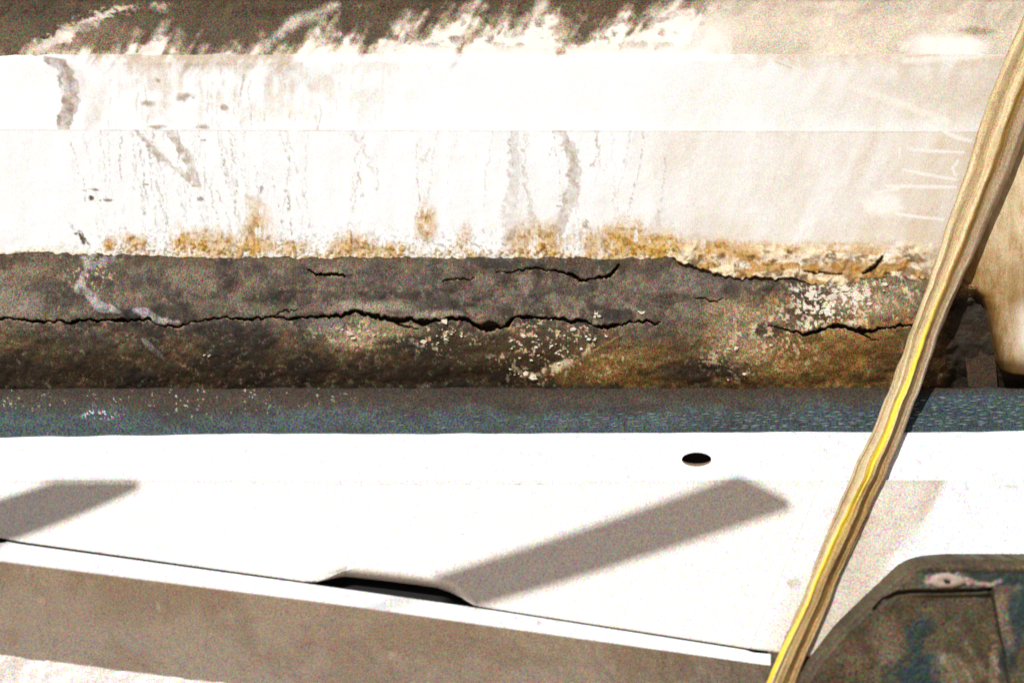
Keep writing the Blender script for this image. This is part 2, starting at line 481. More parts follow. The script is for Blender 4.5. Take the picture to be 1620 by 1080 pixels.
# scribbled pale scratches
for p, ws in (([(1436, 236), (1470, 239), (1525, 241)], [2, 4, 3]), ([(1428, 268), (1465, 276), (1512, 284)], [2, 4, 3]), ([(1402, 294), (1450, 295), (1512, 296)], [3, 5, 3]),
              ([(1418, 338), (1450, 343), (1492, 347)], [3, 4, 3]), ([(1494, 209), (1512, 217), (1536, 223)], [3, 6, 4]), ([(1516, 254), (1507, 266), (1512, 278)], [2, 3, 2]), ([(1424, 236), (1422, 250)], [2, 1]), ([(1380, 306), (1420, 298)], [2, 6])):
    C = mixc(C, A(254, 253, 250), line(U, V, p, ws, 2) * 0.9)
C = mixc(C, A(254, 253, 250), blob(U, V, 1400, 325, 32, 18, n1, 0.3, 0.4))
Y = (n1 - 0.5) * 0.0012 - crust * brk * 0.003 - pl * (0.010 + (n1 - 0.5) * 0.012) + np.maximum(ck, ck2) * 0.012
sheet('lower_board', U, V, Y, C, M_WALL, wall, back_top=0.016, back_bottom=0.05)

# ------------------------------------------------------------------ the cracked band
C1 = [(-1300, 498), (-300, 505), (-60, 500), (0, 503), (40, 506), (110, 510), (140, 505), (180, 508), (222, 506), (235, 505), (245, 512), (262, 516), (285, 515), (315, 507), (345, 503), (357, 500), (375, 505), (430, 502), (465, 505), (490, 500), (540, 500), (560, 492), (585, 498), (620, 507), (650, 505), (672, 512), (695, 506), (725, 503), (745, 510), (757, 517), (775, 516), (800, 516), (812, 503), (850, 502), (900, 507), (930, 510), (950, 518), (975, 514), (1010, 507), (1045, 512)]
W1 = [5, 6, 6, 6, 6, 7, 6, 6, 6, 4, 3, 3, 3, 2, 2, 2, 4, 5, 5, 5, 5, 6, 8, 9, 7, 9, 8, 7, 8, 12, 13, 12, 5, 5, 5, 6, 9, 8, 6, 0.5]
CR = [(C1, W1),
      ([(487, 425), (500, 433), (520, 435), (545, 436)], [2, 5, 5, 3]),
      ([(785, 430), (805, 432), (830, 426), (850, 424), (870, 428), (900, 433), (910, 440), (920, 445), (940, 441), (965, 435), (980, 418)], [1, 1.5, 1.5, 1.5, 2, 3, 5, 6, 6, 6, 4]),
      ([(620, 507), (640, 516), (662, 520)], [3, 2, .5]), ([(430, 502), (452, 492), (470, 490)], [2, 1.5, .5]), ([(1350, 521), (1372, 534), (1390, 537)], [3, 2, .5]),
      ([(700, 446), (724, 440), (752, 441)], [.6, 1.6, .6]), ([(1100, 470), (1130, 476), (1150, 472)], [.6, 1.4, .5]),
      ([(1215, 515), (1240, 520), (1260, 525), (1280, 530), (1300, 520), (1320, 515), (1350, 521), (1370, 525), (1390, 519), (1430, 514), (1470, 516)], [1, 2, 3, 4, 5, 8, 9, 10, 7, 6, 5])]
U, T = np.meshgrid(UX, np.linspace(0, 1, 150))
V = (foot(U) - 14) + T * (617 - foot(U) + 14)
n1 = fbm(U / 40, V / 26, 5, 60); n2 = fbm(U / 9, V / 9, 4, 61); n3 = fbm(U / 3.5, V / 3.5, 2, 62); nb = fbm(U / 120, V / 50, 4, 63)
jV = V + (fbm(U / 7, V / 30, 3, 64) - 0.5) * 5
C = np.empty(U.shape + (3,)); C[:] = A(106, 94, 80)
low = ss(500, 560, V + (n1 - 0.5) * 50)
C = mixc(C, A(82, 67, 40), low * 0.9)
C = mixc(C, A(54, 42, 22), ss(540, 605, V + (n1 - 0.5) * 44) * (1 - ss(1150, 1260, U) * 0.6))
C = mixc(C, A(124, 92, 36), low * ss(420, 640, U) * ss(0.42, 0.62, nb) * 0.7)
C = mixc(C, A(146, 110, 50), ss(1130, 1260, U + (n1 - 0.5) * 120) * ss(440, 500, V + (n2 - 0.5) * 50) * (1 - ss(1460, 1520, U)) * (0.55 + 0.4 * n2))
C = C * (0.30 + 1.25 * n1)[..., None] * (0.62 + 0.7 * n2)[..., None]
C *= (1 - .55 * ss(.56, .74, fbm(U / 70, V / 34, 4, 67)))[..., None]
C = mixc(C, A(150, 138, 120), ss(0.68, 0.80, n3 * 0.5 + n2 * 0.5) * 0.4)
# pale plaster smears at the left
PS = A(188, 182, 186)
for p, ws, a in (([(140, 400), (136, 424), (128, 446), (120, 458)], [22, 10, 10, 4], .7), ([(142, 424), (160, 414), (180, 408)], [6, 12, 4], .8), ([(128, 452), (142, 468), (158, 484), (186, 491)], [8, 14, 16, 4], .9),
                 ([(212, 490), (232, 496), (252, 508), (285, 512)], [4, 14, 10, 3], .7), ([(234, 545), (258, 566)], [8, 4], .35)):
    C = mixc(C, PS, line(U + (n2 - 0.5) * 10, V + (n2 - 0.5) * 8, p, ws, 2.5) * a * (0.3 + 0.9 * n2))
for (x, y, rx, ry, a, col) in ((25, 480, 46, 22, .6, (160, 146, 130)), (60, 430, 50, 20, .25, (150, 130, 100)), (585, 485, 60, 9, .6, (176, 164, 146)), (690, 497, 40, 6, .6, (168, 156, 140)), (560, 535, 40, 16, .55, (196, 176, 140)), (610, 520, 50, 12, .5, (190, 168, 128)),
                               (520, 515, 30, 12, .4, (168, 158, 150)), (1165, 520, 62, 46, .6, (172, 152, 116)), (1190, 560, 44, 18, .55, (180, 156, 110)), (1000, 570, 76, 26, .55, (158, 126, 70)), (925, 590, 60, 16, .45, (170, 136, 74)), (1250, 590, 60, 14, .5, (160, 126, 66)),
                               (1390, 470, 60, 24, .5, (176, 156, 122)), (1330, 545, 80, 30, .4, (150, 112, 50)), (1100, 440, 70, 20, .35, (128, 120, 114)),
                               (975, 497, 38, 13, .95, (34, 30, 26)), (1155, 461, 12, 10, .8, (52, 44, 38)), (1215, 522, 18, 10, .8, (44, 34, 22)), (1100, 588, 62, 18, .8, (44, 34, 22)), (610, 590, 70, 18, .7, (46, 36, 22)), (60, 590, 70, 18, .7, (48, 38, 24)), (640, 440, 60, 16, .35, (70, 62, 60)), (215, 440, 40, 18, .35, (74, 66, 62)), (820, 545, 90, 30, .55, (74, 56, 28)), (275, 470, 16, 12, .5, (70, 66, 60)), (1000, 420, 60, 12, .6, (66, 54, 40)), (1040, 430, 26, 14, .5, (60, 52, 44)), (1020, 512, 50, 20, .45, (90, 78, 66)), (1320, 600, 90, 10, .5, (60, 44, 20))):
    C = mixc(C, A(*col), blob(U, V, x, y, rx, ry, n1 * 0.5 + n2 * 0.5, 0.75, 0.5) * a)
# broken cream deposits and white paint remains
for (x, y, rx, ry, lo) in ((565, 530, 60, 22, .60), (700, 528, 40, 26, .66), (870, 535, 70, 34, .66), (900, 580, 90, 26, .66), (1310, 474, 62, 34, .50), (1350, 458, 40, 14, .52), (1395, 450, 60, 28, .58), (1190, 545, 80, 44, .60), (150, 440, 40, 40, .66), (1330, 500, 110, 22, .62)):
    m = blob(U, V, x, y, rx, ry, n1, 0.4, 0.6) * ss(lo, lo + 0.08, n3 * 0.5 + n2 * 0.5)
    C = mixc(C, A(216, 196, 158), m * 0.85)
flk = blob(U, V, 1310, 476, 56, 32, n1, 0.5, 0.5) * ss(0.52, 0.58, n2 * 0.6 + n3 * 0.4)
C = mixc(C, A(240, 232, 216), flk)
C = mixc(C, A(232, 214, 176), line(U, V + (n2 - .5) * 8, [(828, 596), (868, 588), (902, 574), (932, 554)], [5, 9, 12, 3], 3) * ss(0.35, 0.6, n2))
C = mixc(C, A(180, 152, 96), line(U, V, [(880, 590), (930, 560), (978, 532)], [2, 3, 1.5], 1.2) * 0.6)
C = mixc(C, A(90, 70, 40), ss(430, 404, V) * ss(.4, .6, n1) * 0.6)
# dark hollow to the right of the strap
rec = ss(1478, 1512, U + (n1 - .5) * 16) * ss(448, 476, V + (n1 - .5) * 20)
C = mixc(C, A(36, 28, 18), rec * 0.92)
top_o = ss(1440, 1500, U) * (1 - ss(446, 476, V))
C = mixc(C, A(150, 118, 66), top_o * 0.8)
# relief
prof_v = [380, 402, 440, 500, 540, 580, 605, 620]
prof_y = [0.004, -0.004, -0.018, -0.030, -0.027, -0.014, 0.002, 0.010]
Y = sum(np.interp(V + q, prof_v, prof_y) for q in np.linspace(-18, 18, 9)) / 9 + 0.014 * ss(1056, 1075, U) * (1 - ss(1270, 1300, U)) * ss(14, 2, V - foot(U)) + (n1 - 0.5) * 0.007 + (n2 - 0.5) * 0.0016
under = np.zeros(U.shape)
for p, ws in CR:
    D, W, S = pdist(U, jV, p, ws)
    W = W * (0.12 + 1.0 * fbm(U / 16, U * 0, 4, 66))
    core = 1 - ss(W * 0.5 - 0.6, W * 0.5 + 0.8, D)
    under = np.maximum(under, core)
    lipu = (1 - ss(0, 26, D)) * (S < 0)
    C = mixc(C, A(166, 152, 130), (1 - ss(W * 0.5 + 0.5, W * 0.5 + 3.5, D)) * (S < 0) * ss(0.45, 0.65, n2) * 0.55 * (core < 0.5))  # highlight on the upper crack lip painted as a pale edge
    C = mixc(C, A(176, 158, 128), (1 - ss(W * 0.5 + 1.0, W * 0.5 + 3.0, D)) * (S > 0) * ss(0.42, 0.6, n2) * 0.85 * (core < 0.4))  # sunlit lower crack lip painted pale
    Y = Y - lipu * 0.005 * np.minimum(W / 5, 1.6)
C = mixc(C, A(34, 27, 18), under * 0.9)
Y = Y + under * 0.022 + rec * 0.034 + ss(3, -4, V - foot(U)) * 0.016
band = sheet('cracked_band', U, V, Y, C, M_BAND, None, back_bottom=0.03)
tag(band, 'dark grey-brown weathered band split by long horizontal cracks under the white wall', 'band')


def band_y(u, v):
    i = int(np.argmin(np.abs(UX - u)))
    j = int(np.argmin(np.abs(V[:, i] - v)))
    return float(Y[j, i])


# loose paint flakes clinging to the band: little bent chips
fv, ff = [], []
rng = np.random.RandomState(21)
spots = [(1310, 474, 46, 20, 40), (1350, 460, 28, 8, 16), (700, 525, 26, 20, 16), (870, 540, 60, 24, 30), (830, 592, 22, 8, 10), (945, 496, 10, 8, 6), (1010, 497, 8, 4, 4), (560, 530, 40, 14, 10), (330, 562, 10, 4, 3), (900, 560, 60, 26, 16), (1190, 540, 60, 40, 10)]
for (x, y, rx, ry, n) in spots:
    for k in range(n):
        u = x + rng.normal() * rx * 0.6; v = y + rng.normal() * ry * 0.6
        s = min(4.5, 1.0 + rng.exponential(1.1)) * (1.3 if x > 1280 else 1.0); a0 = rng.uniform(0, 6.28); y0 = band_y(u, v) - 0.002
        b0 = len(fv); m = rng.randint(4, 7)
        fv.append(pt(u, v, y0 - 0.0008))
        for q in range(m):
            a = a0 + q / m * 6.283; rr = s * rng.uniform(0.35, 1.6)
            fv.append(pt(u + rr * math.cos(a) * 1.3, v + rr * math.sin(a) * 0.8, y0 + rng.uniform(-0.0015, 0.001)))
        for q in range(m):
            ff.append((b0, b0 + 1 + (q + 1) % m, b0 + 1 + q))
fl = mesh('paint_flakes', fv, ff, M_FLAKE, band)
tag(fl, kind='stuff')

# ------------------------------------------------------------------ woven strip under the band
def strip_bottom(U):
    return np.interp(U, [-1300, 0, 200, 420, 600, 900, 1100, 1250, 1500, 1620, 2900], [700, 692, 689, 686, 687, 685, 684, 683.5, 684, 681, 676]) + (fbm(U / 60, U * 0, 2, 70) - .5) * 1.5


U, T = np.meshgrid(UX, np.linspace(0, 1, 50))
v_top = 614 + (fbm(U / 50, U * 0, 3, 71) - .5) * 4
V = v_top + T * (strip_bottom(U) + 9 - v_top)
n1 = fbm(U / 60, V / 20, 4, 72); n2 = fbm(U / 8, V / 8, 3, 73); n3 = fbm(U / 3, V / 3, 2, 74)
C = np.empty(U.shape + (3,)); C[:] = A(74, 64, 52)
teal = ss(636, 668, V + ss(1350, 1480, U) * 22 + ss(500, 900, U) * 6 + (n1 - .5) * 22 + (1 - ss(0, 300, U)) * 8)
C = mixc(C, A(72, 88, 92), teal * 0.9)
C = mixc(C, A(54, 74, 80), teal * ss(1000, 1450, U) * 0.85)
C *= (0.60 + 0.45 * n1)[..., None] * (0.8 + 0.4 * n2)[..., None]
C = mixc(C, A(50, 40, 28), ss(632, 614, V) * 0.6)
C = mixc(C, A(226, 224, 216), blob(U, V, 156, 656, 28, 7, n2, .6, .5) * ss(.58, .62, n2 * .4 + n3 * .6))
C = mixc(C, A(200, 196, 188), ss(.82, .88, n3 * .6 + n2 * .4) * (1 - teal) * (1 - ss(400, 700, U)) * 0.8)
Ystrip = -0.004 - 0.034 * np.sin(np.clip(T, 0, 1) * 1.45) - 0.003 * np.sin((V - 625) / 6.0) * 0.25
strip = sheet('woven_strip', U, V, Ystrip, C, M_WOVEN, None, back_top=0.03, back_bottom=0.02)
tag(strip, 'blue-grey woven membrane strip with pale stitches lying along the white drilled bar', 'strip')
fv, ff = [], []
rng = np.random.RandomState(5)
for row in range(13):
    base = 630 + row * 3.8
    u = 560 + rng.uniform(0, 14)
    while u < 1690:
        lo = 656 - 6 * ss(800, 1100, u) - 22 * ss(1380, 1500, u)
        if base > lo and base < 678 and rng.rand() < 0.2 + 0.75 * ss(700, 1250, u):
            i = int(np.argmin(np.abs(UX - u))); v = base + rng.uniform(-2, 2) - (3 if u > 1430 else 0)
            j = int(np.argmin(np.abs(V[:, i] - v))); yy = float(Ystrip[j, i])
            L_ = rng.uniform(4.5, 8); b0 = len(fv)
            fv += [pt(u - L_, v, yy - 0.0006), pt(u, v - 0.7, yy - 0.0018), pt(u + L_, v - 0.4, yy - 0.0006), pt(u, v + 0.7, yy - 0.0018)]
            ff += [(b0, b0 + 3, b0 + 1), (b0 + 1, b0 + 3, b0 + 2)]
        u += rng.uniform(15, 34)
tag(mesh('stitches', fv, ff, M_STITCH, strip), kind='stuff')

# ------------------------------------------------------------------ white drilled bar
bar = tag(empty('drilled_bar'), 'white flat metal bar with one oval hole below the woven strip', 'bar')


def bar_bot(U):
    return np.interp(U, [-1300, 0, 210, 540, 1080, 1620, 2900], [782, 773, 770, 766.5, 764.5, 766, 768])


def bar_y(v):
    return -0.048 - 0.034 * np.minimum((v - 686) / 80.0, 1.0)


HU, HV, HRX, HRY = 1102.0, 726.5, 23.5, 11.0


def bar_piece(name, u_list, n=16):
    U, T = np.meshgrid(np.array(u_list, float), np.linspace(0, 1, n))
    V = strip_bottom(U) + 0.2 + T * (bar_bot(U) - strip_bottom(U))
    C = white_base(U, V)
    nn = fbm(U / 14, V / 10, 4, 80)
    C = mixc(C, A(196, 200, 196), ss(0.74, 0.85, fbm(U / 5, V / 3, 3, 81)) * ss(0.45, 0.7, nn) * 0.6)
    C = mixc(C, A(232, 224, 208), ss(1250, 1340, U) * (1 - ss(1400, 1440, U)) * nn * 0.4)
    C = mixc(C, A(150, 140, 130), ss(1590, 1610, U) * ss(758, 764, V) * 0.3)
    Y = bar_y(V) + (nn - .5) * 0.0006
    return U, V, Y, C


# the plate is built round the hole: left, right, and two rings of quads about the oval
ul = np.concatenate([np.linspace(-1300, -70, 30), np.arange(-60, HU - 60, 5), [HU - 60]])
ur = np.concatenate([[HU + 60], np.arange(HU + 65, 1681, 5), np.linspace(1690, 2900, 30)])
for ulist in (ul, ur):
    sheet('plate', *bar_piece('plate', ulist), M_SHEET, bar, back_top=0.03, back_bottom=0.012)
NA = 64
rows = 5
Ur = np.zeros((rows, NA + 1)); Vr = np.zeros((rows, NA + 1))
for k in range(NA + 1):
    a = 2 * math.pi * k / NA
    ca, sa = math.cos(a), math.sin(a)
    t_b = float(strip_bottom(np.array(HU + 60 * max(-1, min(1, ca * 1.6))))) + 0.2
    b_b = float(bar_bot(np.array(HU)))
    s = 1e9
    if abs(ca) > 1e-6: s = min(s, 60 / abs(ca))
    lim = (b_b - HV) if sa > 0 else (HV - t_b)
    if abs(sa) > 1e-6: s = min(s, lim / abs(sa))
    for r in range(rows):
        f = r / (rows - 1)
        Ur[r, k] = (HU + HRX * ca) * (1 - f) + (HU + s * ca) * f
        Vr[r, k] = (HV + HRY * sa) * (1 - f) + (HV + s * sa) * f
# corners of the outer ring
C = white_base(Ur, Vr)
Yr = bar_y(Vr)
sheet('hole_surround', Ur, Vr, Yr, C, M_SHEET, bar)
for cu, cv, k0 in ((HU + 60, 1, 0), (HU - 60, 1, 1), (HU - 60, -1, 2), (HU + 60, -1, 3)):
    t_b = float(strip_bottom(np.array(cu))) + 0.2
    vc = float(bar_bot(np.array(HU))) if cv > 0 else t_b
    ang = [math.atan2(Vr[-1, k] - HV, Ur[-1, k] - HU) for k in range(NA)]
    ks = [k for k in range(k0 * NA // 4, (k0 + 1) * NA // 4 + 1)]
    vt_ = [pt(cu, vc, bar_y(vc))] + [pt(Ur[-1, k], Vr[-1, k], bar_y(Vr[-1, k])) for k in ks]
    o = mesh('plate_corner', vt_, [(0, q + 1, q) for q in range(1, len(vt_) - 1)], None, bar)
    at = o.data.attributes.new('paint', 'FLOAT_COLOR', 'POINT')
    for d in at.data: d.color = (*WHITE, 1)
    o.data.materials.append(M_SHEET)
# upper and lower returns beside the hole, and the hole's inner wall (lower half cut at a slant)
q0, q1 = HU - 60, HU + 60
vb = float(bar_bot(np.array(HU)))
fv, ff = [], []
for k in range(NA + 1):
    a = 2 * math.pi * k / NA
    low_ = max(0.0, math.sin(a))
    u, v = HU + HRX * math.cos(a), HV + HRY * math.sin(a)
    fv.append(pt(u, v, bar_y(v)))
    fv.append(pt(HU + HRX * 0.95 * math.cos(a), HV + HRY * (math.sin(a) - 0.42 * low_), bar_y(v) + 0.009))
    fv.append(pt(HU + HRX * 0.95 * math.cos(a), HV + HRY * (math.sin(a) - 0.42 * low_), bar_y(v) + 0.022))
for k in range(NA):
    for r in range(2):
        ff.append((3 * k + r, 3 * k + r + 1, 3 * k + 4 + r, 3 * k + 3 + r))
M_RIM = grain_material('bare_hole_edge', color=tuple(A(150, 126, 100)), grain=0.25, bump=0.2)
mesh('hole_edge', fv, ff, M_RIM, bar, True)
back = [pt(HU - 40, HV - 26, -0.035), pt(HU + 40, HV - 26, -0.035), pt(HU + 40, HV + 26, -0.035), pt(HU - 40, HV + 26, -0.035)]
mesh('hole_shade', back, [(0, 1, 2, 3)], M_DARK, bar)  # near-black sheet paints the shade inside the hole

# ------------------------------------------------------------------ sloping white sheets below the bar
def lip_line(U):      # dark gap between the sheets and the lip
    return np.interp(U, [-1300, 0, 30, 480, 745, 1190, 1300, 2900], [680, 850, 856, 919, 957, 1026, 1040, 1240])


def lip_bot(U):
    return np.interp(U, [-1300, 0, 540, 1080, 1200, 1300, 2900], [735, 888, 957, 1033, 1050, 1062, 1290])


def panel_y(u, v):
    vl = np.maximum(lip_line(u), 775)
    return -0.0815 - 0.065 * np.clip((v - 766) / np.maximum(vl - 766, 20), 0, 1.3)


sheets = tag(empty('sloping_sheets'), 'white metal sheets sloping out below the drilled bar, crossed by diagonal shadow stripes', 'metal sheet')


def diag(V):           # faint lap joint, upper right to lower left
    return 915 - (V - 765) * (915 - 540) / (905 - 765.0)


def seam(V):
    return 1300 - (V - 765) * (1300 - 1195) / (1010 - 765.0)


def cutback(U):
    return np.interp(U, [480, 500, 520, 545, 600, 660, 690, 712, 730, 742, 750, 760], [0, 2, 9, 17, 19, 20, 20, 16, 10, 4, 1, 0])


def panel(name, left, right, ncol, nrow, lift, colf=None):
    S, T = np.meshgrid(np.linspace(0, 1, ncol), np.linspace(0, 1, nrow))
    vtop = 759.0
    Uc = left(np.full(S.shape, 850.0)) * (1 - S) + right(np.full(S.shape, 850.0)) * S
    for _ in range(6):
        vb_ = lip_line(Uc) - cutback(Uc)
        V = vtop + T * (vb_ - vtop)
        Uc = left(V) * (1 - S) + right(V) * S
    V = vtop + T * (lip_line(Uc) - cutback(Uc) - vtop)
    U = Uc
    Y = panel_y(U, V) - lift
    tl = lip_line(U) - cutback(U) - V
    Y = Y + ss(500, 545, U) * (1 - ss(700, 745, U)) * 0.026 * np.clip(1 - tl / 20, 0, 1) ** 2
    C = white_base(U, V) * np.array((1.04, 0.96, 0.88))
    nn = fbm(U / 18, V / 14, 4, 90)
    C = mixc(C, A(206, 206, 200), ss(0.70, 0.9, fbm(U / 6, V / 6, 3, 91)) * ss(0.5, 0.7, nn) * 0.4)
    if colf: C, Y = colf(U, V, Y, C, nn)
    return U, V, Y, C


def col_right(U, V, Y, C, nn):
    n1 = fbm(U / 60, V / 80, 4, 95); n2 = fbm(U / 10, V / 10, 3, 96)
    C = mixc(C, WHITE, ss(1250, 1330, U + (V - 765) * .42))
    edge = np.interp(V, [765, 830, 900, 960, 1100], [1490, 1455, 1415, 1385, 1330])
    m = ss(1300, 1385, U + (V - 765) * 0.42) * (1 - ss(-30, 26, U - edge + (n1 - .5) * 40))
    C = mixc(C, A(214, 198, 176), m * (0.5 + 0.5 * n1))  # soft shadow of the strap painted beige into the sheet
    C = mixc(C, A(190, 170, 146), ss(-40, 0, U - edge) * (1 - ss(-4, 12, U - edge)) * (1 - ss(800, 860, V)) * 0.6)
    C = mixc(C, A(170, 156, 150), blob(U, V, 1255, 920, 10, 8, n2, .6, .5) * .6)
    C = mixc(C, A(196, 186, 178), ss(0.62, 0.8, n2) * ss(0.4, 0.7, n1) * 0.35)
    C = mixc(C, A(206, 192, 172), ss(870, 940, V) * ss(1290, 1330, U + (V - 765) * .42) * (1 - ss(-10, 30, U - edge)) * .4)
    C = mixc(C, A(130, 118, 100), line(U, V, [(1500, 771), (1560, 772), (1612, 769)], [1, 2, 2], 2) * .5 * ss(.4, .6, n2))
    return C, Y


sheet('sheet', *panel('sheet', lambda v: -1300 + 0 * v, lambda v: diag(v), 640, 40, 0.0), M_SHEET, sheets, back_bottom=0.02)


# middle sheet laps 2 mm over the left one; its foot is cut back over the black mouth
def mid_panel():
    U, V, Y, C = panel('sheet', lambda v: diag(v) - 3, lambda v: seam(v), 220, 60, 0.0025)
    return U, V, Y, C


U, V, Y, C = mid_panel()
sheet('sheet', U, V, Y, C, M_SHEET, sheets, back_bottom=0.004, back_left=0.004)
U, V, Y, C = panel('sheet', lambda v: seam(v) - 3, lambda v: 2900 + 0 * v, 420, 60, 0.005, col_right)
Cs = mixc(C, A(200, 190, 176), (1 - ss(1, 4, U - seam(V) + 3)) * 0.8)
sheet('sheet', U, V, Y, Cs, M_SHEET, sheets, back_bottom=0.02, back_left=0.004)

# the left sheet's foot is also cut back where the mouth starts: black strip painted as its shade
ll = []
for u in np.concatenate([np.linspace(-1300, 480, 40), np.arange(486, 760, 8), np.linspace(770, 1215, 20)]):
    v = float(lip_line(np.array(u)))
    ll.append((u, v))
fv, ff = [], []
for u, v in ll:
    fv += [pt(u, v - 44, -0.07), pt(u, v + 16, -0.118)]
for k in range(len(ll) - 1):
    ff.append((2 * k, 2 * k + 2, 2 * k + 3, 2 * k + 1))
mesh('mouth_shade', fv, ff, M_DARK, sheets)

# ------------------------------------------------------------------ white lip along the foot of the sheets
U, T = np.meshgrid(np.concatenate([np.linspace(-1300, -70, 30), np.arange(-60, 1216, 6), [1219]]), np.linspace(0, 1, 10))
gap = np.interp(U, [-100, 0, 12, 300, 480, 745, 1180, 1192, 1300], [9, 9, 4.5, 4, 3.5, 3.0, 3.5, 6, 1])
V = lip_line(U) + gap + T * (lip_bot(U) - lip_line(U) - gap)
C = white_base(U, V)
nn = fbm(U / 12, V / 8, 4, 100)
C = mixc(C, A(196, 188, 176), ss(.66, .8, nn) * ss(700, 760, U) * (1 - ss(850, 950, U)) * .6)
Y = -0.151 - 0.004 * T + (fbm(U / 90, V / 90, 2, 101) - .5) * 0.003
lip = sheet('edge_lip', U, V, Y, C, M_SHEET, None, back_top=0.004, back_bottom=0.25)
tag(lip, 'narrow white metal lip running under the sloping sheets above the shaded foot', 'lip')

# ------------------------------------------------------------------ foot wall in the lip's shade
U, V = np.meshgrid(np.concatenate([np.linspace(-1300, -70, 30), np.arange(-60, 1681, 3), np.linspace(1690, 2900, 30)]), np.concatenate([np.arange(800, 1000, 10), np.arange(1000, 1110, 2.5), np.linspace(1112, 1345, 14)]))
V = V + 0
nn = fbm(U / 16, V / 16, 4, 110); n2 = fbm(U / 6, V / 6, 3, 111)
C = white_base(U, V)
C = C * np.array((0.97, 0.93, 0.88))
C = mixc(C, A(206, 186, 164), ss(.45, .75, fbm(U / 120, V / 90, 4, 112)) * .35)
for (x, y, r) in ((43, 903, 4), (140, 917, 4), (64, 949, 5), (620, 1036, 6), (775, 1070, 16), (22, 1010, 12), (250, 960, 3)):
    C = mixc(C, (0.95, 0.93, 0.9) if r < 10 else A(255, 245, 235), blob(U, V, x, y, r, r * (1.4 if r > 12 else .9), n2, .35, .4) * .9)
Y = 0.078 + (nn - .5) * 0.006 + (n2 - .5) * .0012
fw = sheet('foot_wall', U, V, Y, C, M_LOWER, None)
tag(fw, 'whitewashed rough foot wall standing in the shade under the lip', 'wall')

# ------------------------------------------------------------------ dark moulded cover, lower right corner
cover = tag(empty('moulded_cover'), 'dark brown moulded cover with rounded corner and one worn bolt', 'cover')
vv = np.concatenate([np.arange(885, 1100, FINE), np.linspace(1102, 1300, 20)])


def cov_left(v):
    return np.interp(v, [885, 886.5, 889, 894, 902, 912, 930, 960, 1000, 1042, 1060, 1080, 1300], [1520, 1490, 1472, 1452, 1436, 1424, 1404, 1370, 1326, 1290, 1276, 1264, 1160])


S, Vg = np.meshgrid(np.concatenate([np.linspace(0, 1, 260) ** 1.0 * 0.36, np.linspace(0.37, 1, 24)]), vv)
Ug = cov_left(Vg) + S * (2400 - cov_left(Vg))
U, V = Ug, Vg
n1 = fbm(U / 30, V / 30, 4, 120); n2 = fbm(U / 8, V / 8, 3, 121)
C = np.empty(U.shape + (3,)); C[:] = A(86, 77, 58)
C *= (0.72 + 0.5 * n1)[..., None]
dl = (U - cov_left(V)) * 0.72
gv = [(1384, 962), (1398, 948), (1418, 938), (1445, 935), (1480, 935), (1540, 934), (1566, 932)]
D, W, Sg = pdist(U, V, gv, [6, 7, 6, 6, 6, 6, 5])
groove = 1 - ss(W * .5 - .6, W * .5 + 1, D)
TE = A(38, 58, 60)
band_t = ss(900, 906, V) * (1 - ss(922, 932, V)) * ss(1440, 1470, U)
C = mixc(C, TE, band_t * (0.7 + .3 * n1))
for (x, y, rx, ry, a) in ((1455, 992, 22, 18, .9), (1448, 1020, 12, 26, .7), (1458, 1062, 34, 34, 1), (1440, 1080, 20, 30, .8), (1610, 968, 26, 34, .9), (1600, 1000, 16, 24, .7), (1640, 950, 40, 40, .8), (1594, 1042, 16, 22, .75), (1560, 940, 30, 5, .4), (1406, 1072, 16, 20, .5)):
    C = mixc(C, TE, blob(U, V, x, y, rx, ry, n1 * .5 + n2 * .5, .55, .5) * a)
for (x, y, rx, ry, a) in ((1400, 1010, 22, 34, .35), (1520, 1060, 34, 22, .5), (1572, 1062, 6, 40, .7), (1585, 960, 10, 28, .5), (1595, 1005, 8, 18, .4), (1350, 1050, 20, 20, .2), (1500, 1040, 16, 8, .4)):
    C = mixc(C, A(158, 140, 116), blob(U, V, x, y, rx, ry, n1 * .5 + n2 * .5, .5, .6) * a)
C = mixc(C, A(196, 180, 164), blob(U, V, 1497, 917, 33, 13, n2, .35, .3) * .95)
C = mixc(C, A(180, 164, 150), line(U, V, [(1528, 917), (1550, 922), (1568, 924), (1582, 918)], [6, 4, 4, 5], 2) * .8)
C = mixc(C, A(40, 32, 22), groove * .85)
D2, W2, S2 = pdist(U, V, [(1567, 932), (1573, 960), (1580, 1000), (1590, 1040)], [5, 4, 4, 3])
g2 = 1 - ss(W2 * .5, W2 * .5 + 1.5, D2)
C = mixc(C, A(52, 42, 30), g2 * .7)
inner = ss(936, 944, V) * ss(8, 80, dl) * (1 - ss(1562, 1570, U - (V - 935) * .2))
Y = -0.190 - 0.012 * ss(0, 12, dl) * ss(885, 896, V) + inner * 0.012 + groove * 0.012 + g2 * 0.006 + (n1 - .5) * .004
fold = blob(U, V, 1545, 1050, 40, 40, n1, .2, .7)
Y = Y - fold * .010 * np.sin((U - V * .6) / 9)
Y = Y + band_t * .003
sheet('shell', U, V, Y, C, M_PLATE, cover, back_top=0.20, back_left=0.20)
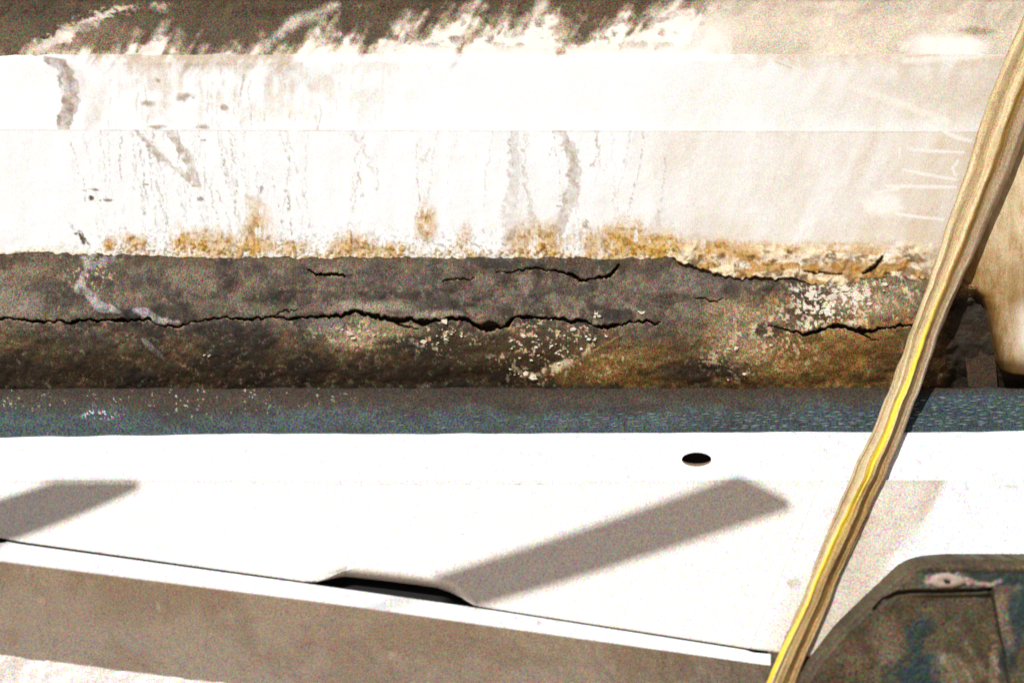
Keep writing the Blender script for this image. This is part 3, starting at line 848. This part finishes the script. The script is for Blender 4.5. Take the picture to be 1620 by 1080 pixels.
# bolt head with a hollow
fv, ff = [], []
RN = 28
for r, (rad, dy) in enumerate(((1.0, 0.0), (0.92, -0.004), (0.6, -0.0052), (0.16, -0.0052), (0.12, -0.001))):
    for k in range(RN):
        a = 2 * math.pi * k / RN
        wob = 1 + 0.06 * math.sin(3 * a + 1) + 0.04 * math.sin(7 * a)
        fv.append(pt(1497 + 29 * rad * wob * math.cos(a), 918 + 11.5 * rad * wob * math.sin(a), -0.203 + dy))
for r in range(4):
    for k in range(RN):
        ff.append((r * RN + k, r * RN + (k + 1) % RN, (r + 1) * RN + (k + 1) % RN, (r + 1) * RN + k))
mesh('bolt', fv, ff, M_METAL, cover, True)
hole = [pt(1499 + 5.5 * math.cos(a), 920 + 2.8 * math.sin(a), -0.2092) for a in np.linspace(0, 6.283, 12, endpoint=False)]
hole2 = [pt(1499 + 5 * math.cos(a), 920 + 2.4 * math.sin(a), -0.203) for a in np.linspace(0, 6.283, 12, endpoint=False)]
mesh('bolt_slot', hole + hole2, [tuple(range(11, -1, -1))] + [(k, (k + 1) % 12, 12 + (k + 1) % 12, 12 + k) for k in range(12)], M_DARK, cover)

# ------------------------------------------------------------------ rounded post end at the right, and the tab in the hollow beside it
vv = np.concatenate([np.linspace(-300, 190, 20), np.arange(200, 594, 2)])


def post_left(v):
    return np.interp(v, [-300, -100, 0, 100, 180, 260, 350, 400, 425, 445, 458, 470, 490, 520, 550, 570, 582, 589, 593],
                     [1810, 1720, 1676, 1628, 1596, 1568, 1536, 1520, 1516, 1526, 1540, 1553, 1561, 1568, 1574, 1580, 1588, 1600, 1618])


S, V = np.meshgrid(np.concatenate([np.linspace(0, 1, 60) ** 1.6 * 0.14, np.linspace(0.15, 1, 30)]), vv)
U = post_left(V) + S * (2500 - post_left(V))
n1 = fbm(U / 24, V / 40, 4, 130); n2 = fbm(U / 6, V / 24, 3, 131)
C = np.empty(U.shape + (3,)); C[:] = A(222, 204, 168)
C = mixc(C, A(190, 164, 120), ss(.4, .8, n2) * .5)
dk = ss(290, 430, V + (n1 - .5) * 70) * (.7 + .3 * ss(90, 20, (U - post_left(V)) + (n1 - .5) * 40))
C = mixc(C, A(146, 110, 48), dk * (.65 + .35 * n2))
C = mixc(C, A(120, 86, 36), ss(430, 470, V) * ss(20, 2, U - post_left(V)) * (.3 + .5 * n2))
C = mixc(C, A(186, 150, 86), ss(566, 592, V + (n1 - .5) * 20) * .8)
C = mixc(C, A(252, 246, 232), blob(U, V, 1640, 530, 34, 44, n1, .25, .7))
wd = np.interp(V, [-300, 400, 470, 593], [120, 110, 46, 40])
r1 = np.clip((U - post_left(V)) / wd, 0, 1); r2 = np.clip((593 - V) / 34, 0, 1)
rnd = ss(430, 480, V)
Y = -0.005 - 0.050 * (np.sqrt(1 - (1 - r1) ** 2) * rnd + ss(0, 1, r1) * (1 - rnd)) * np.sqrt(np.clip(1 - (1 - r2) ** 2, 0.04, 1))
post = sheet('rounded_post', U, V, Y, C, M_WALL, None, back_bottom=0.05, back_left=0.06)
tag(post, 'cream rounded post end stained brown beside the dark hollow', 'post')

tabo = tag(empty('metal_tab'), 'small dark brown tab set in the hollow next to the rounded post', 'bracket')
M_TAB = grain_material('rusty_tab', color=tuple(A(60, 46, 28)), grain=0.5, bump=0.4)
M_TABL = grain_material('tab_edge_highlight', color=tuple(A(92, 72, 42)), grain=0.25, bump=0.2)  # lighter brown paints the highlight along the tab's edges


def slab(name, quad, y, th, mat, parent):
    f = [pt(u, v, y) for u, v in quad]; b = [pt(u, v, y + th) for u, v in quad]
    n = len(quad)
    return mesh(name, f + b, [tuple(range(n))] + [(k, n + k, n + (k + 1) % n, (k + 1) % n) for k in range(n)], mat, parent)


slab('tab_plate', [(1524, 536), (1532, 612), (1578, 612), (1572, 534)], 0.014, 0.04, M_TAB, tabo)
slab('tab_top', [(1522, 533), (1524, 536.5), (1573, 535), (1572, 533)], 0.010, 0.03, M_TABL, tabo)
slab('tab_flange', [(1566, 494), (1570, 494), (1579, 562), (1575, 563)], 0.004, 0.03, M_TABL, tabo)

# ------------------------------------------------------------------ the creased yellow and cream strap
sv = [-400, -200, 0, 45, 100, 180, 260, 350, 440, 520, 600, 680, 755, 800, 900, 980, 1050, 1080, 1130, 1300]
sl = [1800, 1715, 1632, 1612, 1586, 1556, 1531, 1500, 1470, 1442, 1415, 1385, 1348, 1329, 1290, 1256, 1226, 1213, 1192, 1120]
sr = [1895, 1805, 1720, 1698, 1672, 1636, 1605, 1566, 1523, 1490, 1462, 1431, 1400, 1377, 1333, 1300, 1272, 1261, 1242, 1172]
sy = [-0.10, -0.075, -0.05, -0.047, -0.044, -0.041, -0.038, -0.035, -0.035, -0.037, -0.042, -0.054, -0.085, -0.095, -0.119, -0.140, -0.160, -0.168, -0.205, -0.28]
vs2 = np.arange(-400, 1300, 3.0)
Sg, V = np.meshgrid(np.linspace(0, 1, 72), vs2)
Lf = np.interp(V, sv, sl); Rt = np.interp(V, sv, sr)
ker = np.ones(15) / 15


def smooth1(f):
    a = np.interp(vs2, sv, f); a = np.convolve(np.pad(a, 7, 'edge'), ker, 'valid')
    return np.repeat(a[:, None], Sg.shape[1], 1)


Lf, Rt, Yc = smooth1(sl), smooth1(sr), smooth1(sy)
e_l = (fbm(V / 40, V * 0, 3, 140) - .5) * 3
U = Lf + e_l + Sg * (Rt - Lf)
# creases wander across the width as they run down
Sw = Sg + 0.05 * np.sin(V / 160.0) + (fbm(V / 120, Sg * 2, 3, 141) - .5) * .10
lowr = ss(480, 760, V)
f_hi = 0.5 + 0.5 * np.cos((Sw - 0.14) / 0.37 * 6.283)
f_lo = 0.5 + 0.5 * np.cos((Sw - 0.22) / 0.36 * 6.283)
fold = f_hi * (1 - lowr) + f_lo * lowr
Y = Yc - 0.009 * fold - 0.006 * np.sin(Sg * math.pi) + (fbm(Sw * 10, V / 180, 3, 142) - .5) * 0.002
fine = fbm(Sw * 22, V / 110, 4, 143); fine2 = fbm(Sw * 60, V / 60, 3, 144)
C = np.empty(U.shape + (3,)); C[:] = A(244, 226, 184)
C = mixc(C, A(206, 174, 108), ss(.45, .75, fine) * .5)
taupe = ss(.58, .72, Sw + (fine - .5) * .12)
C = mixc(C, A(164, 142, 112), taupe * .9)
C = mixc(C, A(206, 190, 172), ss(.80, .90, Sw) * (.35 + .4 * ss(420, 520, V)) )
C = mixc(C, A(150, 122, 78), ss(.55, .8, fine2) * .28)
C = mixc(C, A(128, 104, 70), ss(.6, .8, fbm(U / 9, V / 16, 4, 145)) * .18)
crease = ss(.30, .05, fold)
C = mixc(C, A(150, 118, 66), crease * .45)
kh = ss(640, 780, V) * ss(.36, .46, Sw)
C = mixc(C, A(180, 146, 84), kh * .8)
C = mixc(C, A(122, 92, 48), kh * ss(.5, .72, fine2) * .75)
C = mixc(C, A(96, 74, 46), ss(.56, .60, Sw) * (1 - ss(.61, .66, Sw)) * (.35 + .5 * fine))
yc = np.interp(V, [-400, 0, 100, 250, 420, 520, 600, 700, 800, 900, 1000, 1080, 1300], [.60, .60, .62, .58, .56, .52, .46, .38, .30, .24, .17, .10, .08])
yw = np.interp(V, [-400, 250, 400, 520, 700, 800, 1000, 1080, 1300], [.05, .06, .07, .09, .12, .12, .11, .10, .10])
ym = 1 - ss(yw * .55, yw * 1.15, np.abs(Sw - yc + (fine - .5) * .07))
bright = ss(380, 600, V)
C = mixc(C, A(200, 156, 62), ym * (1 - bright) * .8)
Yel = np.array((0.80, 0.62, 0.035))
C = mixc(C, Yel, ym * bright * (.65 + .5 * fine))
C = mixc(C, A(110, 84, 44), (1 - ss(.015, .05, Sg)) * .35 + ss(.96, .99, Sg) * .4)
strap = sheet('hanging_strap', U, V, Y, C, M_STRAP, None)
so = strap.modifiers.new('thickness', 'SOLIDIFY'); so.thickness = 0.004; so.offset = -1
tag(strap, 'creased cream and yellow strap hanging slantwise across the wall, band and bar', 'strap')

# ------------------------------------------------------------------ timber frame added out of view: two boards cut to throw the shadow stripes
frame = tag(empty('timber_shadow_caster'), 'added, unseen timber post with two boards on rods shaped to cast the shadow stripes', 'shadow_caster')
FY = -1.75


def to_frame(u, v):
    y = float(panel_y(np.array(float(u)), np.array(float(v))))
    p = np.array(pt(u, v, y))
    return p + TO_SUN * ((FY - p[1]) / TO_SUN[1])


POST_X = -2.45


def shadow_board(name, upper, lower):
    """upper and lower edges: shadow corners from the free (right) end to a second point leftwards"""
    pu = [to_frame(*q) for q in upper]; pl = [to_frame(*q) for q in lower]

    quad = pu + pl[::-1]
    f = [(q[0], FY - 0.012, q[2]) for q in quad]; b = [(q[0], FY + 0.012, q[2]) for q in quad]
    n = 4
    o = mesh(name, f + b, [(3, 2, 1, 0), (4, 5, 6, 7)] + [(k, (k + 1) % n, n + (k + 1) % n, n + k) for k in range(n)], M_WOOD, frame)
    # thin steel rod that carries the board, back to the post
    a = sum(np.array(q) for q in quad) / 4; d = (pu[1] + pl[1]) / 2 - a
    e = a + d * ((POST_X - 0.02 - a[0]) / d[0])
    fv, ff = [], []
    for p in (a, e):
        for k in range(8):
            t = k / 8 * 6.283
            fv.append((p[0], FY + 0.014 + 0.003 * math.cos(t), p[2] + 0.003 * math.sin(t)))
    ff = [(k, (k + 1) % 8, 8 + (k + 1) % 8, 8 + k) for k in range(8)]
    mesh('rod', fv, ff, M_METAL, frame)
    return o


shadow_board('board', [(1172, 757), (688, 920)], [(1252, 798), (750, 955)])
shadow_board('board', [(88, 766), (-60, 812)], [(222, 766), (-40, 866)])
box('post', POST_X - 0.11, POST_X + 0.01, FY - 0.06, FY + 0.06, GROUND_Z, 2.1, M_WOOD, frame)
